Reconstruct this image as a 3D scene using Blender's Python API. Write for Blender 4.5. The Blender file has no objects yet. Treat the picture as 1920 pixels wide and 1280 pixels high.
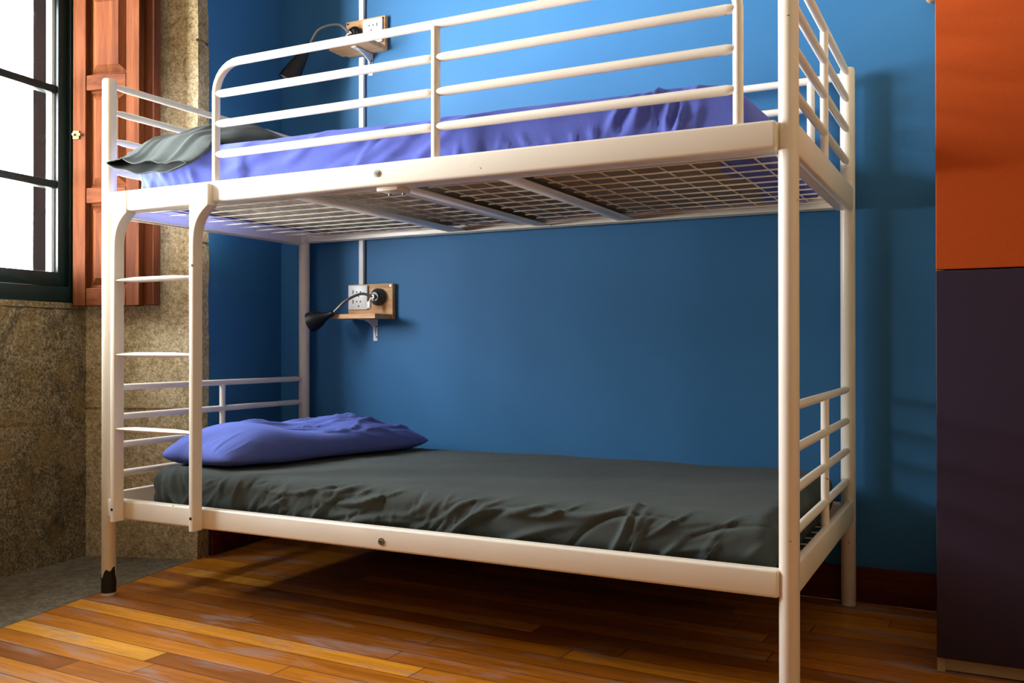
import bpy, bmesh, math, random
import numpy as np
from mathutils import Vector, Matrix, noise

sc = bpy.context.scene
C = sc.collection

# ------------------------------------------------------------------ camera
cam = bpy.data.cameras.new('camera')
cam_o = bpy.data.objects.new('camera', cam); C.objects.link(cam_o)
YAW, PIT, ROL, FPX = 0.47326, 0.00496, -0.00041, 1741.33
cam.sensor_width = 36.0
cam.lens = FPX / 1920 * 36.0
cam.clip_start = 0.05
cam_o.matrix_world = (Matrix.Translation((2.46217, -2.02488, 0.78024)) @ Matrix.Rotation(YAW, 4, 'Z')
                      @ Matrix.Rotation(math.pi / 2 + PIT, 4, 'X') @ Matrix.Rotation(ROL, 4, 'Z'))
sc.camera = cam_o

# ------------------------------------------------------------------ world: bright overcast sky
w = bpy.data.worlds.new('sky'); sc.world = w; w.use_nodes = True
wn = w.node_tree
bg = wn.nodes['Background']
# shaped for the room's light: added bright band round the horizon, dimmer sky above
_tc = wn.nodes.new('ShaderNodeTexCoord'); _sep = wn.nodes.new('ShaderNodeSeparateXYZ')
wn.links.new(_tc.outputs['Generated'], _sep.inputs[0])
_rp = wn.nodes.new('ShaderNodeValToRGB')
SKY = [(0.25, (0.10, 0.09, 0.08)), (0.36, (1.0, 1.0, 0.98)), (0.49, (1.0, 1.0, 1.0)), (0.545, (0.50, 0.52, 0.54)), (0.66, (0.47, 0.49, 0.51)), (0.80, (0.36, 0.375, 0.39)), (0.93, (0.25, 0.265, 0.28))]
_e = _rp.color_ramp.elements
while len(_e) < len(SKY): _e.new(0.5)
for _k, (_p, _c) in zip(_e, SKY): _k.position = _p; _k.color = (*_c, 1)
_mr = wn.nodes.new('ShaderNodeMapRange'); _mr.inputs['From Min'].default_value = -1; _mr.inputs['From Max'].default_value = 1
wn.links.new(_sep.outputs['Z'], _mr.inputs['Value']); wn.links.new(_mr.outputs[0], _rp.inputs['Fac'])
wn.links.new(_rp.outputs['Color'], bg.inputs['Color'])
bg.inputs['Strength'].default_value = 109.0

# ------------------------------------------------------------------ lights the room has
def window_portal(loc, rot, sx, sy):
    l = bpy.data.lights.new('window_daylight', 'AREA'); l.shape = 'RECTANGLE'
    l.size = sx; l.size_y = sy; l.cycles.is_portal = True
    o = bpy.data.objects.new('window_daylight', l); C.objects.link(o)
    o.location = loc; o.rotation_euler = rot
    return o
window_portal((-0.66, -0.36, 1.72), (0, -math.pi / 2, 0), 1.5, 1.3)

sc.view_settings.view_transform = 'Standard'
sc.view_settings.look = 'None'
sc.view_settings.exposure = 0.0
sc.view_settings.gamma = 1.0
sc.view_settings.use_curve_mapping = False
sc.cycles.use_denoising = True
sc.cycles.max_bounces = 10
sc.cycles.diffuse_bounces = 6
sc.cycles.sample_clamp_indirect = 8

R = random.Random(7)

# ------------------------------------------------------------------ materials
def new_mat(name):
    m = bpy.data.materials.new(name); m.use_nodes = True
    nt = m.node_tree
    return m, nt, nt.nodes['Principled BSDF']

def N(nt, t, **kw):
    n = nt.nodes.new(t)
    for k, v in kw.items():
        if hasattr(n, k): setattr(n, k, v)
        else: n.inputs[k.replace('_', ' ')].default_value = v
    return n

def coords(nt, scale=(1, 1, 1), rot=(0, 0, 0)):
    tc = N(nt, 'ShaderNodeTexCoord'); mp = N(nt, 'ShaderNodeMapping')
    mp.inputs['Scale'].default_value = scale; mp.inputs['Rotation'].default_value = rot
    nt.links.new(tc.outputs['Object'], mp.inputs['Vector'])
    return mp.outputs['Vector']

def ramp(nt, src, stops):
    r = N(nt, 'ShaderNodeValToRGB'); e = r.color_ramp.elements
    while len(e) < len(stops): e.new(0.5)
    for el, (p, c) in zip(e, stops):
        el.position = p; el.color = (*c, 1)
    nt.links.new(src, r.inputs['Fac'])
    return r.outputs['Color']

def noise_tex(nt, vec, scale, detail=4, rough=0.55, dist=0.0):
    n = N(nt, 'ShaderNodeTexNoise')
    n.inputs['Scale'].default_value = scale; n.inputs['Detail'].default_value = detail
    n.inputs['Roughness'].default_value = rough; n.inputs['Distortion'].default_value = dist
    nt.links.new(vec, n.inputs['Vector'])
    return n.outputs['Fac']

def mix(nt, fac, a, b, mode='MIX'):
    m = N(nt, 'ShaderNodeMix'); m.data_type = 'RGBA'; m.blend_type = mode
    for s, v in ((m.inputs[0], fac), (m.inputs[6], a), (m.inputs[7], b)):
        if isinstance(v, (int, float)): s.default_value = v
        elif isinstance(v, tuple): s.default_value = (*v, 1)
        else: nt.links.new(v, s)
    return m.outputs[2]

def bump(nt, bsdf, h, strength=0.3, dist=0.01):
    b = N(nt, 'ShaderNodeBump'); b.inputs['Strength'].default_value = strength; b.inputs['Distance'].default_value = dist
    nt.links.new(h, b.inputs['Height']); nt.links.new(b.outputs['Normal'], bsdf.inputs['Normal'])

def plain(name, col, rough=0.5, metal=0.0, spec=0.5):
    m, nt, b = new_mat(name)
    b.inputs['Base Color'].default_value = (*col, 1); b.inputs['Roughness'].default_value = rough
    b.inputs['Metallic'].default_value = metal; b.inputs['Specular IOR Level'].default_value = spec
    return m

def m_paint():
    m, nt, b = new_mat('cream_paint')
    v = coords(nt)
    n1 = noise_tex(nt, v, 38, 3, 0.6)
    chips = ramp(nt, n1, [(0.0, (0, 0, 0)), (0.735, (0, 0, 0)), (0.742, (1, 1, 1)), (1, (1, 1, 1))])
    n2 = noise_tex(nt, v, 6, 3)
    base = ramp(nt, n2, [(0.3, (0.84, 0.775, 0.655)), (0.7, (0.88, 0.82, 0.70))])
    nt.links.new(mix(nt, chips, base, (0.10, 0.085, 0.07)), b.inputs['Base Color'])
    b.inputs['Roughness'].default_value = 0.34
    return m
M_PAINT = m_paint()

def m_wall(name, c1, c2, spec=0.35, rough=0.42):
    m, nt, b = new_mat(name)
    v = coords(nt)
    n = noise_tex(nt, v, 2.2, 4, 0.6)
    nt.links.new(ramp(nt, n, [(0.3, c1), (0.7, c2)]), b.inputs['Base Color'])
    b.inputs['Roughness'].default_value = rough; b.inputs['Specular IOR Level'].default_value = spec
    bump(nt, b, noise_tex(nt, v, 60, 3), 0.12, 0.004)
    return m
M_BLUE = m_wall('blue_wall_paint', (0.028, 0.143, 0.318), (0.034, 0.155, 0.343), 0.25, 0.6)
M_CREAM = m_wall('ochre_wall_paint', (0.34, 0.25, 0.14), (0.38, 0.28, 0.16), 0.2, 0.7)
M_CEIL = m_wall('ceiling_paint', (0.78, 0.74, 0.66), (0.82, 0.78, 0.70), 0.2, 0.8)

def m_stone(name, dark, mid, light, sc_=1.0, stains=0.0):
    m, nt, b = new_mat(name)
    v = coords(nt)
    f = noise_tex(nt, v, 120 * sc_, 5, 0.8)
    col = ramp(nt, f, [(0.36, dark), (0.50, mid), (0.62, light)])
    f2 = noise_tex(nt, v, 38 * sc_, 6, 0.75)
    col = mix(nt, 0.8, col, ramp(nt, f2, [(0.36, (0.45, 0.40, 0.32)), (0.58, (1, 1, 1))]), 'MULTIPLY')
    g = noise_tex(nt, v, 3.2, 6, 0.65, 0.5)
    col = mix(nt, 0.9, col, ramp(nt, g, [(0.36, (0.72, 0.66, 0.52)), (0.60, (1, 1, 1))]), 'MULTIPLY')
    if stains:
        s = noise_tex(nt, coords(nt, (1, 1, 0.45)), 6.5, 8, 0.8, 0.7)
        col = mix(nt, ramp(nt, s, [(0.52, (0, 0, 0)), (0.64, (stains, stains, stains))]), col, (0.040, 0.036, 0.022))
        y = noise_tex(nt, v, 9, 5, 0.7)
        col = mix(nt, ramp(nt, y, [(0.48, (0, 0, 0)), (0.62, (0.55, 0.55, 0.55))]), col, (0.25, 0.165, 0.05))
    nt.links.new(col, b.inputs['Base Color'])
    b.inputs['Roughness'].default_value = 0.9; b.inputs['Specular IOR Level'].default_value = 0.2
    bump(nt, b, noise_tex(nt, v, 45 * sc_, 7, 0.75), 0.9, 0.012)
    return m
M_STONE = m_stone('granite', (0.055, 0.044, 0.022), (0.25, 0.20, 0.115), (0.50, 0.43, 0.28), 1.0, 0.92)
M_STONE_CLEAN = m_stone('granite_reveal', (0.34, 0.27, 0.15), (0.68, 0.56, 0.36), (0.88, 0.78, 0.55))
M_SLAB = m_stone('worn_stone_slab', (0.15, 0.135, 0.10), (0.22, 0.20, 0.15), (0.28, 0.255, 0.20), 0.6)

def m_wood(name, dark, mid, light, axis='Z', rough=0.5, gscale=1.0, spec=0.25):
    m, nt, b = new_mat(name)
    st = {'X': (1.6, 22, 22), 'Y': (22, 1.6, 22), 'Z': (22, 22, 1.6)}[axis]
    v = coords(nt, tuple(s * gscale for s in st))
    n = noise_tex(nt, v, 1.0, 6, 0.6, 1.2)
    n2 = noise_tex(nt, coords(nt, tuple(s * 6 * gscale for s in st)), 1.0, 3, 0.6)
    col = ramp(nt, n, [(0.28, dark), (0.5, mid), (0.72, light)])
    col = mix(nt, 0.35, col, ramp(nt, n2, [(0.35, (0.55, 0.5, 0.45)), (0.6, (1, 1, 1))]), 'MULTIPLY')
    nt.links.new(col, b.inputs['Base Color'])
    b.inputs['Roughness'].default_value = rough; b.inputs['Specular IOR Level'].default_value = spec
    bump(nt, b, n, 0.12, 0.003)
    return m
M_SHUT = m_wood('shutter_wood', (0.042, 0.010, 0.0025), (0.076, 0.021, 0.006), (0.108, 0.034, 0.011), rough=0.65, spec=0.04)
M_SHUTX = m_wood('shutter_wood_rail', (0.042, 0.010, 0.0025), (0.076, 0.021, 0.006), (0.108, 0.034, 0.011), 'X', 0.65, spec=0.04)
M_PINE = m_wood('pine', (0.52, 0.27, 0.11), (0.68, 0.40, 0.19), (0.78, 0.52, 0.29), 'X', 0.5)
M_BASEB = m_wood('dark_red_skirting_wood', (0.06, 0.010, 0.004), (0.10, 0.018, 0.006), (0.14, 0.026, 0.009), 'X', 0.5, spec=0.1)

def m_floor():
    m, nt, b = new_mat('floor_boards')
    rot = (0, 0, 0.03)
    tc = N(nt, 'ShaderNodeTexCoord'); mp = N(nt, 'ShaderNodeMapping'); mp.inputs['Rotation'].default_value = rot
    nt.links.new(tc.outputs['Object'], mp.inputs['Vector']); v = mp.outputs['Vector']
    br = N(nt, 'ShaderNodeTexBrick')
    br.offset = 0.0; br.squash = 1
    sp = N(nt, 'ShaderNodeSeparateXYZ'); nt.links.new(v, sp.inputs[0])
    dv = N(nt, 'ShaderNodeMath', operation='DIVIDE'); nt.links.new(sp.outputs['Y'], dv.inputs[0]); dv.inputs[1].default_value = 0.074
    fl_ = N(nt, 'ShaderNodeMath', operation='FLOOR'); nt.links.new(dv.outputs[0], fl_.inputs[0])
    wn_ = N(nt, 'ShaderNodeTexWhiteNoise'); wn_.noise_dimensions = '1D'; nt.links.new(fl_.outputs[0], wn_.inputs['W'])
    ma = N(nt, 'ShaderNodeMath', operation='MULTIPLY_ADD'); nt.links.new(wn_.outputs['Value'], ma.inputs[0]); ma.inputs[1].default_value = 1.35
    nt.links.new(sp.outputs['X'], ma.inputs[2])
    cb = N(nt, 'ShaderNodeCombineXYZ'); nt.links.new(ma.outputs[0], cb.inputs['X']); nt.links.new(sp.outputs['Y'], cb.inputs['Y'])
    nt.links.new(cb.outputs[0], br.inputs['Vector'])
    for k, val in (('Scale', 1.0), ('Brick Width', 1.35), ('Row Height', 0.074), ('Mortar Size', 0.0014), ('Mortar Smooth', 0.2), ('Bias', 0.0)):
        br.inputs[k].default_value = val
    br.inputs['Color1'].default_value = (0, 0, 0, 1); br.inputs['Color2'].default_value = (1, 1, 1, 1)
    br.inputs['Mortar'].default_value = (0.5, 0.5, 0.5, 1)
    tone = ramp(nt, br.outputs['Color'], [(0.0, (0.27, 0.080, 0.006)), (0.35, (0.40, 0.125, 0.007)), (0.7, (0.50, 0.170, 0.008)), (0.88, (0.60, 0.220, 0.012)), (1.0, (0.82, 0.40, 0.045))])
    def mv(s):
        q = N(nt, 'ShaderNodeMapping'); q.inputs['Scale'].default_value = s
        nt.links.new(v, q.inputs['Vector']); return q.outputs['Vector']
    g = noise_tex(nt, mv((2.2, 42, 1)), 1.0, 6, 0.65, 0.8)
    col = mix(nt, 0.65, tone, ramp(nt, g, [(0.3, (0.42, 0.36, 0.33)), (0.62, (1, 1, 1))]), 'MULTIPLY')
    # worn grey patches rubbed into the varnish
    wr = noise_tex(nt, mv((3.0, 13, 1)), 1.0, 5, 0.62, 0.5)
    wf = ramp(nt, wr, [(0.53, (0, 0, 0)), (0.66, (0.62, 0.62, 0.62))])
    col = mix(nt, wf, col, (0.26, 0.19, 0.17))
    fg = noise_tex(nt, mv((9, 60, 1)), 1.0, 4, 0.7)
    col = mix(nt, ramp(nt, fg, [(0.60, (0, 0, 0)), (0.70, (0.55, 0.55, 0.55))]), col, (0.10, 0.035, 0.012))
    col = mix(nt, br.outputs['Fac'], col, (0.035, 0.012, 0.005))
    nt.links.new(col, b.inputs['Base Color'])
    rr = ramp(nt, wr, [(0.45, (0.36, 0.36, 0.36)), (0.65, (0.6, 0.6, 0.6))])
    nt.links.new(rr, b.inputs['Roughness']); b.inputs['Specular IOR Level'].default_value = 0.3
    inv = N(nt, 'ShaderNodeMath', operation='SUBTRACT'); inv.inputs[0].default_value = 1.0
    nt.links.new(br.outputs['Fac'], inv.inputs[1])
    bump(nt, b, inv.outputs[0], 0.5, 0.002)
    return m
M_FLOOR = m_floor()

def m_fabric(name, c1, c2, rough=0.9, sheen=0.03, weave=900):
    m, nt, b = new_mat(name)
    v = coords(nt)
    n = noise_tex(nt, v, 5, 4, 0.6)
    nt.links.new(ramp(nt, n, [(0.3, c1), (0.7, c2)]), b.inputs['Base Color'])
    b.inputs['Roughness'].default_value = rough; b.inputs['Sheen Weight'].default_value = sheen
    b.inputs['Specular IOR Level'].default_value = 0.15
    a = noise_tex(nt, v, 14, 5, 0.6, 0.8); f = noise_tex(nt, v, weave, 2, 0.5)
    ad = N(nt, 'ShaderNodeMath', operation='MULTIPLY_ADD'); nt.links.new(f, ad.inputs[0]); ad.inputs[1].default_value = 0.10
    nt.links.new(a, ad.inputs[2])
    bump(nt, b, ad.outputs[0], 0.25, 0.008)
    return m
M_GREY = m_fabric('grey_green_cotton', (0.054, 0.066, 0.063), (0.068, 0.082, 0.078))
M_PURP = m_fabric('lavender_sheet_cotton', (0.108, 0.140, 0.50), (0.130, 0.165, 0.58), weave=500)
M_BLUP = m_fabric('blue_pillowcase_cotton', (0.090, 0.130, 0.43), (0.115, 0.160, 0.50))
M_CORE = m_fabric('mattress_ticking', (0.25, 0.21, 0.175), (0.30, 0.26, 0.21))
M_BLACK = plain('black_plastic', (0.005, 0.005, 0.006), 0.42, 0, 0.3)
M_BLACKM = plain('black_tape', (0.008, 0.007, 0.007), 0.6)
M_WHITEP = plain('white_plastic', (0.80, 0.81, 0.82), 0.35)
M_HOLE = plain('dark_socket_hole', (0.008, 0.008, 0.01), 0.6)
M_STEEL = plain('zinc_steel', (0.30, 0.30, 0.26), 0.35, 0.9)
M_CHROME = plain('chrome', (0.7, 0.7, 0.68), 0.25, 1.0)
M_BRASS = plain('brass', (0.20, 0.125, 0.025), 0.45, 0.9)
M_GREEN = plain('dark_green_frame_paint', (0.003, 0.012, 0.011), 0.4, 0, 0.3)
M_GREENL = plain('pale_lit_frame_edge', (0.55, 0.62, 0.58), 0.5)  # pale colour stands in for daylight on the frame's inner edge
M_OUTW = plain('dark_outer_jamb_paint', (0.0018, 0.0017, 0.0018), 0.9, 0, 0.0)
def m_lam(name, col, rough=0.42):
    m, nt, b = new_mat(name)
    v = coords(nt)
    n = noise_tex(nt, v, 260, 2, 0.5)
    nt.links.new(mix(nt, n, tuple(c * 0.88 for c in col), tuple(c * 1.12 for c in col)), b.inputs['Base Color'])
    b.inputs['Roughness'].default_value = rough; b.inputs['Specular IOR Level'].default_value = 0.3
    bump(nt, b, n, 0.06, 0.001)
    return m
M_ORANGE = m_lam('orange_laminate', (0.52, 0.085, 0.012))
M_PLUM = m_lam('dark_plum_laminate', (0.030, 0.021, 0.044))
M_BIRCH = m_lam('pale_laminate', (0.50, 0.40, 0.24), 0.5)
def m_glass():
    m, nt, b = new_mat('window_glass')
    nt.nodes.remove(b)
    out = nt.nodes['Material Output']
    t = N(nt, 'ShaderNodeBsdfTransparent'); g = N(nt, 'ShaderNodeBsdfGlossy'); g.inputs['Roughness'].default_value = 0.02
    fr = N(nt, 'ShaderNodeFresnel'); fr.inputs['IOR'].default_value = 1.45
    mx = N(nt, 'ShaderNodeMixShader')
    gm = N(nt, 'ShaderNodeNewGeometry'); k = N(nt, 'ShaderNodeMath', operation='SUBTRACT'); k.inputs[0].default_value = 1.0
    nt.links.new(gm.outputs['Backfacing'], k.inputs[1]); k2 = N(nt, 'ShaderNodeMath', operation='MULTIPLY')
    nt.links.new(k.outputs[0], k2.inputs[0]); nt.links.new(fr.outputs[0], k2.inputs[1])
    nt.links.new(k2.outputs[0], mx.inputs[0]); nt.links.new(t.outputs[0], mx.inputs[1]); nt.links.new(g.outputs[0], mx.inputs[2])
    nt.links.new(mx.outputs[0], out.inputs['Surface'])
    return m
M_GLASS = m_glass()

# ------------------------------------------------------------------ mesh helpers
class MB:
    def __init__(s): s.bm = bmesh.new()
    def box(s, lo, hi, bev=0.0, seg=2):
        b2 = bmesh.new(); bmesh.ops.create_cube(b2, size=1.0)
        lo, hi = Vector(lo), Vector(hi)
        for v in b2.verts:
            v.co = Vector([(lo[i] + hi[i]) / 2 + v.co[i] * (hi[i] - lo[i]) for i in range(3)])
        if bev: bmesh.ops.bevel(b2, geom=b2.edges[:], offset=bev, segments=seg, profile=0.5, affect='EDGES')
        s.merge(b2); return s
    def merge(s, b2, mat=None):
        if mat is not None: b2.transform(mat)
        me = bpy.data.meshes.new('tmp'); b2.to_mesh(me); b2.free()
        s.bm.from_mesh(me); bpy.data.meshes.remove(me)
    def prism(s, foot, z0, z1, bev=0.0):
        b2 = bmesh.new()
        lo = [b2.verts.new((x, y, z0)) for x, y in foot]; hi = [b2.verts.new((x, y, z1)) for x, y in foot]
        n = len(foot)
        b2.faces.new(lo[::-1]); b2.faces.new(hi)
        for i in range(n): b2.faces.new((lo[i], lo[(i + 1) % n], hi[(i + 1) % n], hi[i]))
        bmesh.ops.recalc_face_normals(b2, faces=b2.faces[:])
        if bev: bmesh.ops.bevel(b2, geom=b2.edges[:], offset=bev, segments=2, profile=0.5, affect='EDGES')
        s.merge(b2); return s
    def tube(s, pts, r, n=14, ry=None, cap=True, up=(0, 0, 1)):
        """round or oval tube along pts; r may be a list; ry = second radius (along 'up' side)"""
        pts = [Vector(p) for p in pts]; m = len(pts)
        rs = r if isinstance(r, (list, tuple)) else [r] * m
        rys = (ry if isinstance(ry, (list, tuple)) else [ry] * m) if ry is not None else rs
        b = s.bm; rings = []
        upv = Vector(up)
        for i, p in enumerate(pts):
            t = (pts[min(i + 1, m - 1)] - pts[max(i - 1, 0)]).normalized()
            a = t.cross(upv)
            if a.length < 0.2: a = t.cross(Vector((0.3, 1, 0)))
            a.normalize(); c = a.cross(t).normalized()
            if i and (a.dot(pa) < 0): a = -a; c = -c
            pa = a
            rings.append([b.verts.new(p + a * math.cos(2 * math.pi * k / n) * rs[i] + c * math.sin(2 * math.pi * k / n) * rys[i]) for k in range(n)])
        for i in range(m - 1):
            for k in range(n):
                b.faces.new((rings[i][k], rings[i][(k + 1) % n], rings[i + 1][(k + 1) % n], rings[i + 1][k]))
        if cap:
            b.faces.new(rings[0][::-1]); b.faces.new(rings[-1])
        return s
    def loft(s, rings, closed=True, cap=True):
        b = s.bm; R_ = [[b.verts.new(p) for p in r] for r in rings]; n = len(R_[0])
        for i in range(len(R_) - 1):
            for k in range(n if closed else n - 1):
                b.faces.new((R_[i][k], R_[i][(k + 1) % n], R_[i + 1][(k + 1) % n], R_[i + 1][k]))
        if cap: b.faces.new(R_[0][::-1]); b.faces.new(R_[-1])
        return s
    def cyl(s, c, axis, r, h, n=24, r2=None):
        c = Vector(c); a = Vector(axis).normalized()
        return s.tube([c, c + a * h], [r, r2 if r2 is not None else r], n)
    def build(s, name, mat, parent=None, smooth=True, weld=False):
        if weld: bmesh.ops.remove_doubles(s.bm, verts=s.bm.verts[:], dist=1e-5)
        bmesh.ops.recalc_face_normals(s.bm, faces=s.bm.faces[:])
        me = bpy.data.meshes.new(name); s.bm.to_mesh(me); s.bm.free()
        me.materials.append(mat)
        if smooth:
            me.shade_smooth()
            try: me.set_sharp_from_angle(angle=math.radians(38))
            except Exception: pass
        o = bpy.data.objects.new(name, me); C.objects.link(o)
        if parent is not None:
            o.parent = parent
            o.matrix_parent_inverse = parent_inv(parent)
        return o

def parent_inv(p):
    m = Matrix.Identity(4)
    while p is not None:
        m = m @ p.matrix_parent_inverse.inverted() if False else m
        q = p; p = p.parent
    # all parents in this scene are unrotated: translate back by the root's location
    root = q
    return Matrix.Translation(-root.location) if q.type == 'EMPTY' else Matrix.Identity(4)

def thing(name, label, cat, loc=(0, 0, 0), group=None):
    o = bpy.data.objects.new(name, None); C.objects.link(o)
    o.empty_display_size = 0.05; o.location = loc; o['label'] = label; o['category'] = cat
    if group: o['group'] = group
    return o
def tag(o, label, cat, group=None):
    o['label'] = label; o['category'] = cat
    if group: o['group'] = group
    return o
def struct(o): o['kind'] = 'structure'; return o
def sub(mb, name, mat, parent, **kw):
    """a sub-part: parent is itself a mesh part carrying identity local transform"""
    o = mb.build(name, mat, None, **kw)
    o.parent = parent
    return o

def fbm(x, y, z, s): return noise.noise(Vector((x * s, y * s, z * s)))

# ------------------------------------------------------------------ room shell
CEIL = 2.85
BACK = 0.990
CORNER = (-0.165, BACK)
mb = MB(); mb.prism([(-0.30, BACK + 0.01), (3.75, BACK + 0.01), (3.75, -3.5), (0.45, -3.5), (0.16, -1.15), (0.029, -0.381), (-0.034, -0.058), (-0.123, 0.461), (-0.165, BACK + 0.01)], -0.05, 0.0)
struct(mb.build('floor', M_FLOOR, smooth=False))
mb = MB(); mb.prism([(-0.62, 0.56), (-0.15, 0.56), (-0.123, 0.461), (-0.034, -0.058), (0.029, -0.381), (0.16, -1.15), (-0.45, -1.2)], -0.05, 0.001)
struct(mb.build('floor_niche', M_SLAB, smooth=False))
mb = MB(); mb.box((-0.30, BACK, 0), (3.75, BACK + 0.15, CEIL)); struct(mb.build('wall_back', M_BLUE, smooth=False))
# left wall: blue stretch between the corner and the granite jamb
mb = MB(); mb.prism([(-0.165, BACK), (-0.1235, 0.535), (-0.40, 0.50), (-0.42, BACK)], 0, CEIL); struct(mb.build('wall_left', M_BLUE, smooth=False))

def stone_prism(foot, z0, z1, amp=0.004, step=0.035, joints=()):
    """granite block with slightly uneven faces"""
    b2 = bmesh.new()
    pts = []
    n = len(foot)
    for i in range(n):
        a = Vector(foot[i]); c = Vector(foot[(i + 1) % n]); k = max(1, int((c - a).length / step))
        for j in range(k): pts.append(a.lerp(c, j / k))
    nz = max(1, int((z1 - z0) / step))
    cx = sum(p.x for p in pts) / len(pts); cy = sum(p.y for p in pts) / len(pts)
    rings = []
    zs = sorted([z0 + (z1 - z0) * zi / nz for zi in range(nz + 1)] + [j + d for j in joints for d in (-0.008, -0.003, 0.003, 0.008)])
    for z in zs:
        gr = 0.010 if any(abs(z - j) < 0.004 for j in joints) else 0
        r = []
        for p in pts:
            d = fbm(p.x, p.y, z, 6) * amp + fbm(p.x, p.y, z, 22) * amp * 0.5 - gr
            dv = (Vector((cx, cy)) - p).normalized() * (-d)
            r.append(Vector((p.x + dv.x, p.y + dv.y, z)))
        rings.append(r)
    m = MB(); m.loft(rings); return m

# granite window reveal (jamb block) between the blue wall and the window wall
mb = stone_prism([(-0.122, 0.54), (-0.112, 0.478), (-0.530, 0.331), (-0.70, 0.42), (-0.42, 0.545)], 0, CEIL, 0.005, 0.03, (0.545, 1.16, 1.905))
struct(mb.build('trim_1', M_STONE_CLEAN))
# window wall below the sill
mb = stone_prism([(-0.529, 0.345), (-0.37, -1.15), (-0.62, -1.17), (-0.78, 0.33)], 0, 0.915, 0.009, 0.03, (0.505,))
struct(mb.build('wall_window', M_STONE))
mb = stone_prism([(-0.524, 0.345), (-0.366, -1.15), (-0.62, -1.17), (-0.78, 0.33)], 0.917, 0.938, 0.003)
struct(mb.build('trim_2', M_STONE))
# above the window, and the plain wall on both sides of the niche
mb = MB(); mb.prism([(-0.530, 0.335), (-0.37, -1.17), (-0.62, -1.17), (-0.78, 0.33)], 2.45, CEIL)
mb.build('wall_over_window', M_STONE)['kind'] = 'structure'
mb = MB(); mb.prism([(-0.37, -1.11), (0.16, -1.15), (0.45, -3.5), (-0.6, -3.5), (-0.78, -1.11)], 0, CEIL); struct(mb.build('wall_left_front', M_CREAM, smooth=False))
mb = MB(); mb.prism([(-0.118, 0.478), (0.16, -1.15), (-0.37, -1.15), (-0.53, 0.331)], 2.45, CEIL); struct(mb.build('trim_3', M_CREAM, smooth=False))
mb = MB(); mb.box((3.6, -3.5, 0), (3.75, BACK, CEIL)); struct(mb.build('wall_right', M_CREAM, smooth=False))
mb = MB(); mb.box((-0.6, -3.65, 0), (3.75, -3.5, CEIL)); struct(mb.build('wall_front', M_CREAM, smooth=False))
mb = MB(); mb.box((-0.85, -3.65, CEIL), (3.75, BACK + 0.15, CEIL + 0.1)); struct(mb.build('ceiling', M_CEIL, smooth=False))
# baseboards
mb = MB(); mb.box((-0.14, BACK - 0.018, 0), (3.6, BACK, 0.108), 0.003); struct(mb.build('baseboard_back', M_BASEB))
mb = MB(); mb.prism([(-0.147, BACK - 0.02), (-0.106, 0.548), (-0.122, 0.548), (-0.163, BACK - 0.02)], 0, 0.118, 0.002); struct(mb.build('baseboard_left', M_BASEB))

# ------------------------------------------------------------------ window (green frame, panes, outer reveal)
def win_pt(s, off, z):
    """s = distance along the window wall from its back corner, off = outward"""
    a = Vector((-0.529, 0.331)); d = Vector((0.107, -0.9943)); nrm = Vector((-0.9943, -0.107))
    p = a + d * s + nrm * off
    return (p.x, p.y, z)
def win_box(mb, s0, s1, o0, o1, z0, z1, bev=0.0):
    b2 = bmesh.new(); bmesh.ops.create_cube(b2, size=1.0)
    for v in b2.verts:
        s = s0 if v.co.x < 0 else s1; o = o0 if v.co.y < 0 else o1; z = z0 if v.co.z < 0 else z1
        v.co = win_pt(s, o, z)
    bmesh.ops.recalc_face_normals(b2, faces=b2.faces[:])
    if bev: bmesh.ops.bevel(b2, geom=b2.edges[:], offset=bev, segments=2, profile=0.5, affect='EDGES')
    mb.merge(b2); return mb
WZ0, WZ1 = 0.940, 2.45
win = MB()
win_box(win, 0.030, 0.071, 0.00, 0.09, WZ0, WZ1, 0.003)          # outer frame jamb beside the shutter
win_box(win, 1.36, 1.44, 0.00, 0.09, WZ0, WZ1, 0.003)
win_box(win, 0.071, 1.36, 0.00, 0.09, WZ0, WZ0 + 0.055, 0.003)
win_box(win, 0.071, 1.36, 0.00, 0.09, WZ1 - 0.05, WZ1, 0.003)
wo = struct(win.build('window_1', M_GREEN))
def casement(s0, s1):
    f = MB(); zb, zt = WZ0 + 0.057, WZ1 - 0.052
    win_box(f, s0, s0 + 0.045, 0.012, 0.062, zb, zt, 0.003)
    win_box(f, s1 - 0.045, s1, 0.012, 0.062, zb, zt, 0.003)
    win_box(f, s0 + 0.045, s1 - 0.045, 0.012, 0.062, zb, 1.048, 0.003)
    win_box(f, s0 + 0.045, s1 - 0.045, 0.012, 0.062, zt - 0.05, zt, 0.003)
    for z in (1.365, 1.709, 2.053):
        win_box(f, s0 + 0.045, s1 - 0.045, 0.018, 0.056, z - 0.014, z + 0.014, 0.002)
    fr = sub(f, 'casement_frame', M_GREEN, wo)
    p = MB()
    for z0, z1 in ((1.048, 1.351), (1.379, 1.695), (1.723, 2.039), (2.067, zt - 0.05)):
        for a, b in ((s0 + 0.045, s0 + 0.058), (s1 - 0.058, s1 - 0.045)):
            win_box(p, a, b, 0.030, 0.056, z0, z1)
    sub(p, 'lit_edge_strip', M_GREENL, wo)  # whitish strips paint the lit inner edge of the frame
    g = MB()
    for z0, z1 in ((1.048, 1.351), (1.379, 1.695), (1.723, 2.039), (2.067, zt - 0.05)):
        win_box(g, s0 + 0.045, s1 - 0.045, 0.036, 0.040, z0, z1)
    sub(g, 'pane', M_GLASS, wo, smooth=False)
casement(0.071, 0.730); casement(0.732, 1.36)
# outer reveal of the thick wall seen through the glass
mb = MB(); win_box(mb, -0.10, 0.066, 0.092, 0.19, 0.80, 2.6); win_box(mb, 1.30, 1.60, 0.095, 0.26, 0.80, 2.6)
struct(mb.build('wall_outer_reveal', M_OUTW, smooth=False))

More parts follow.
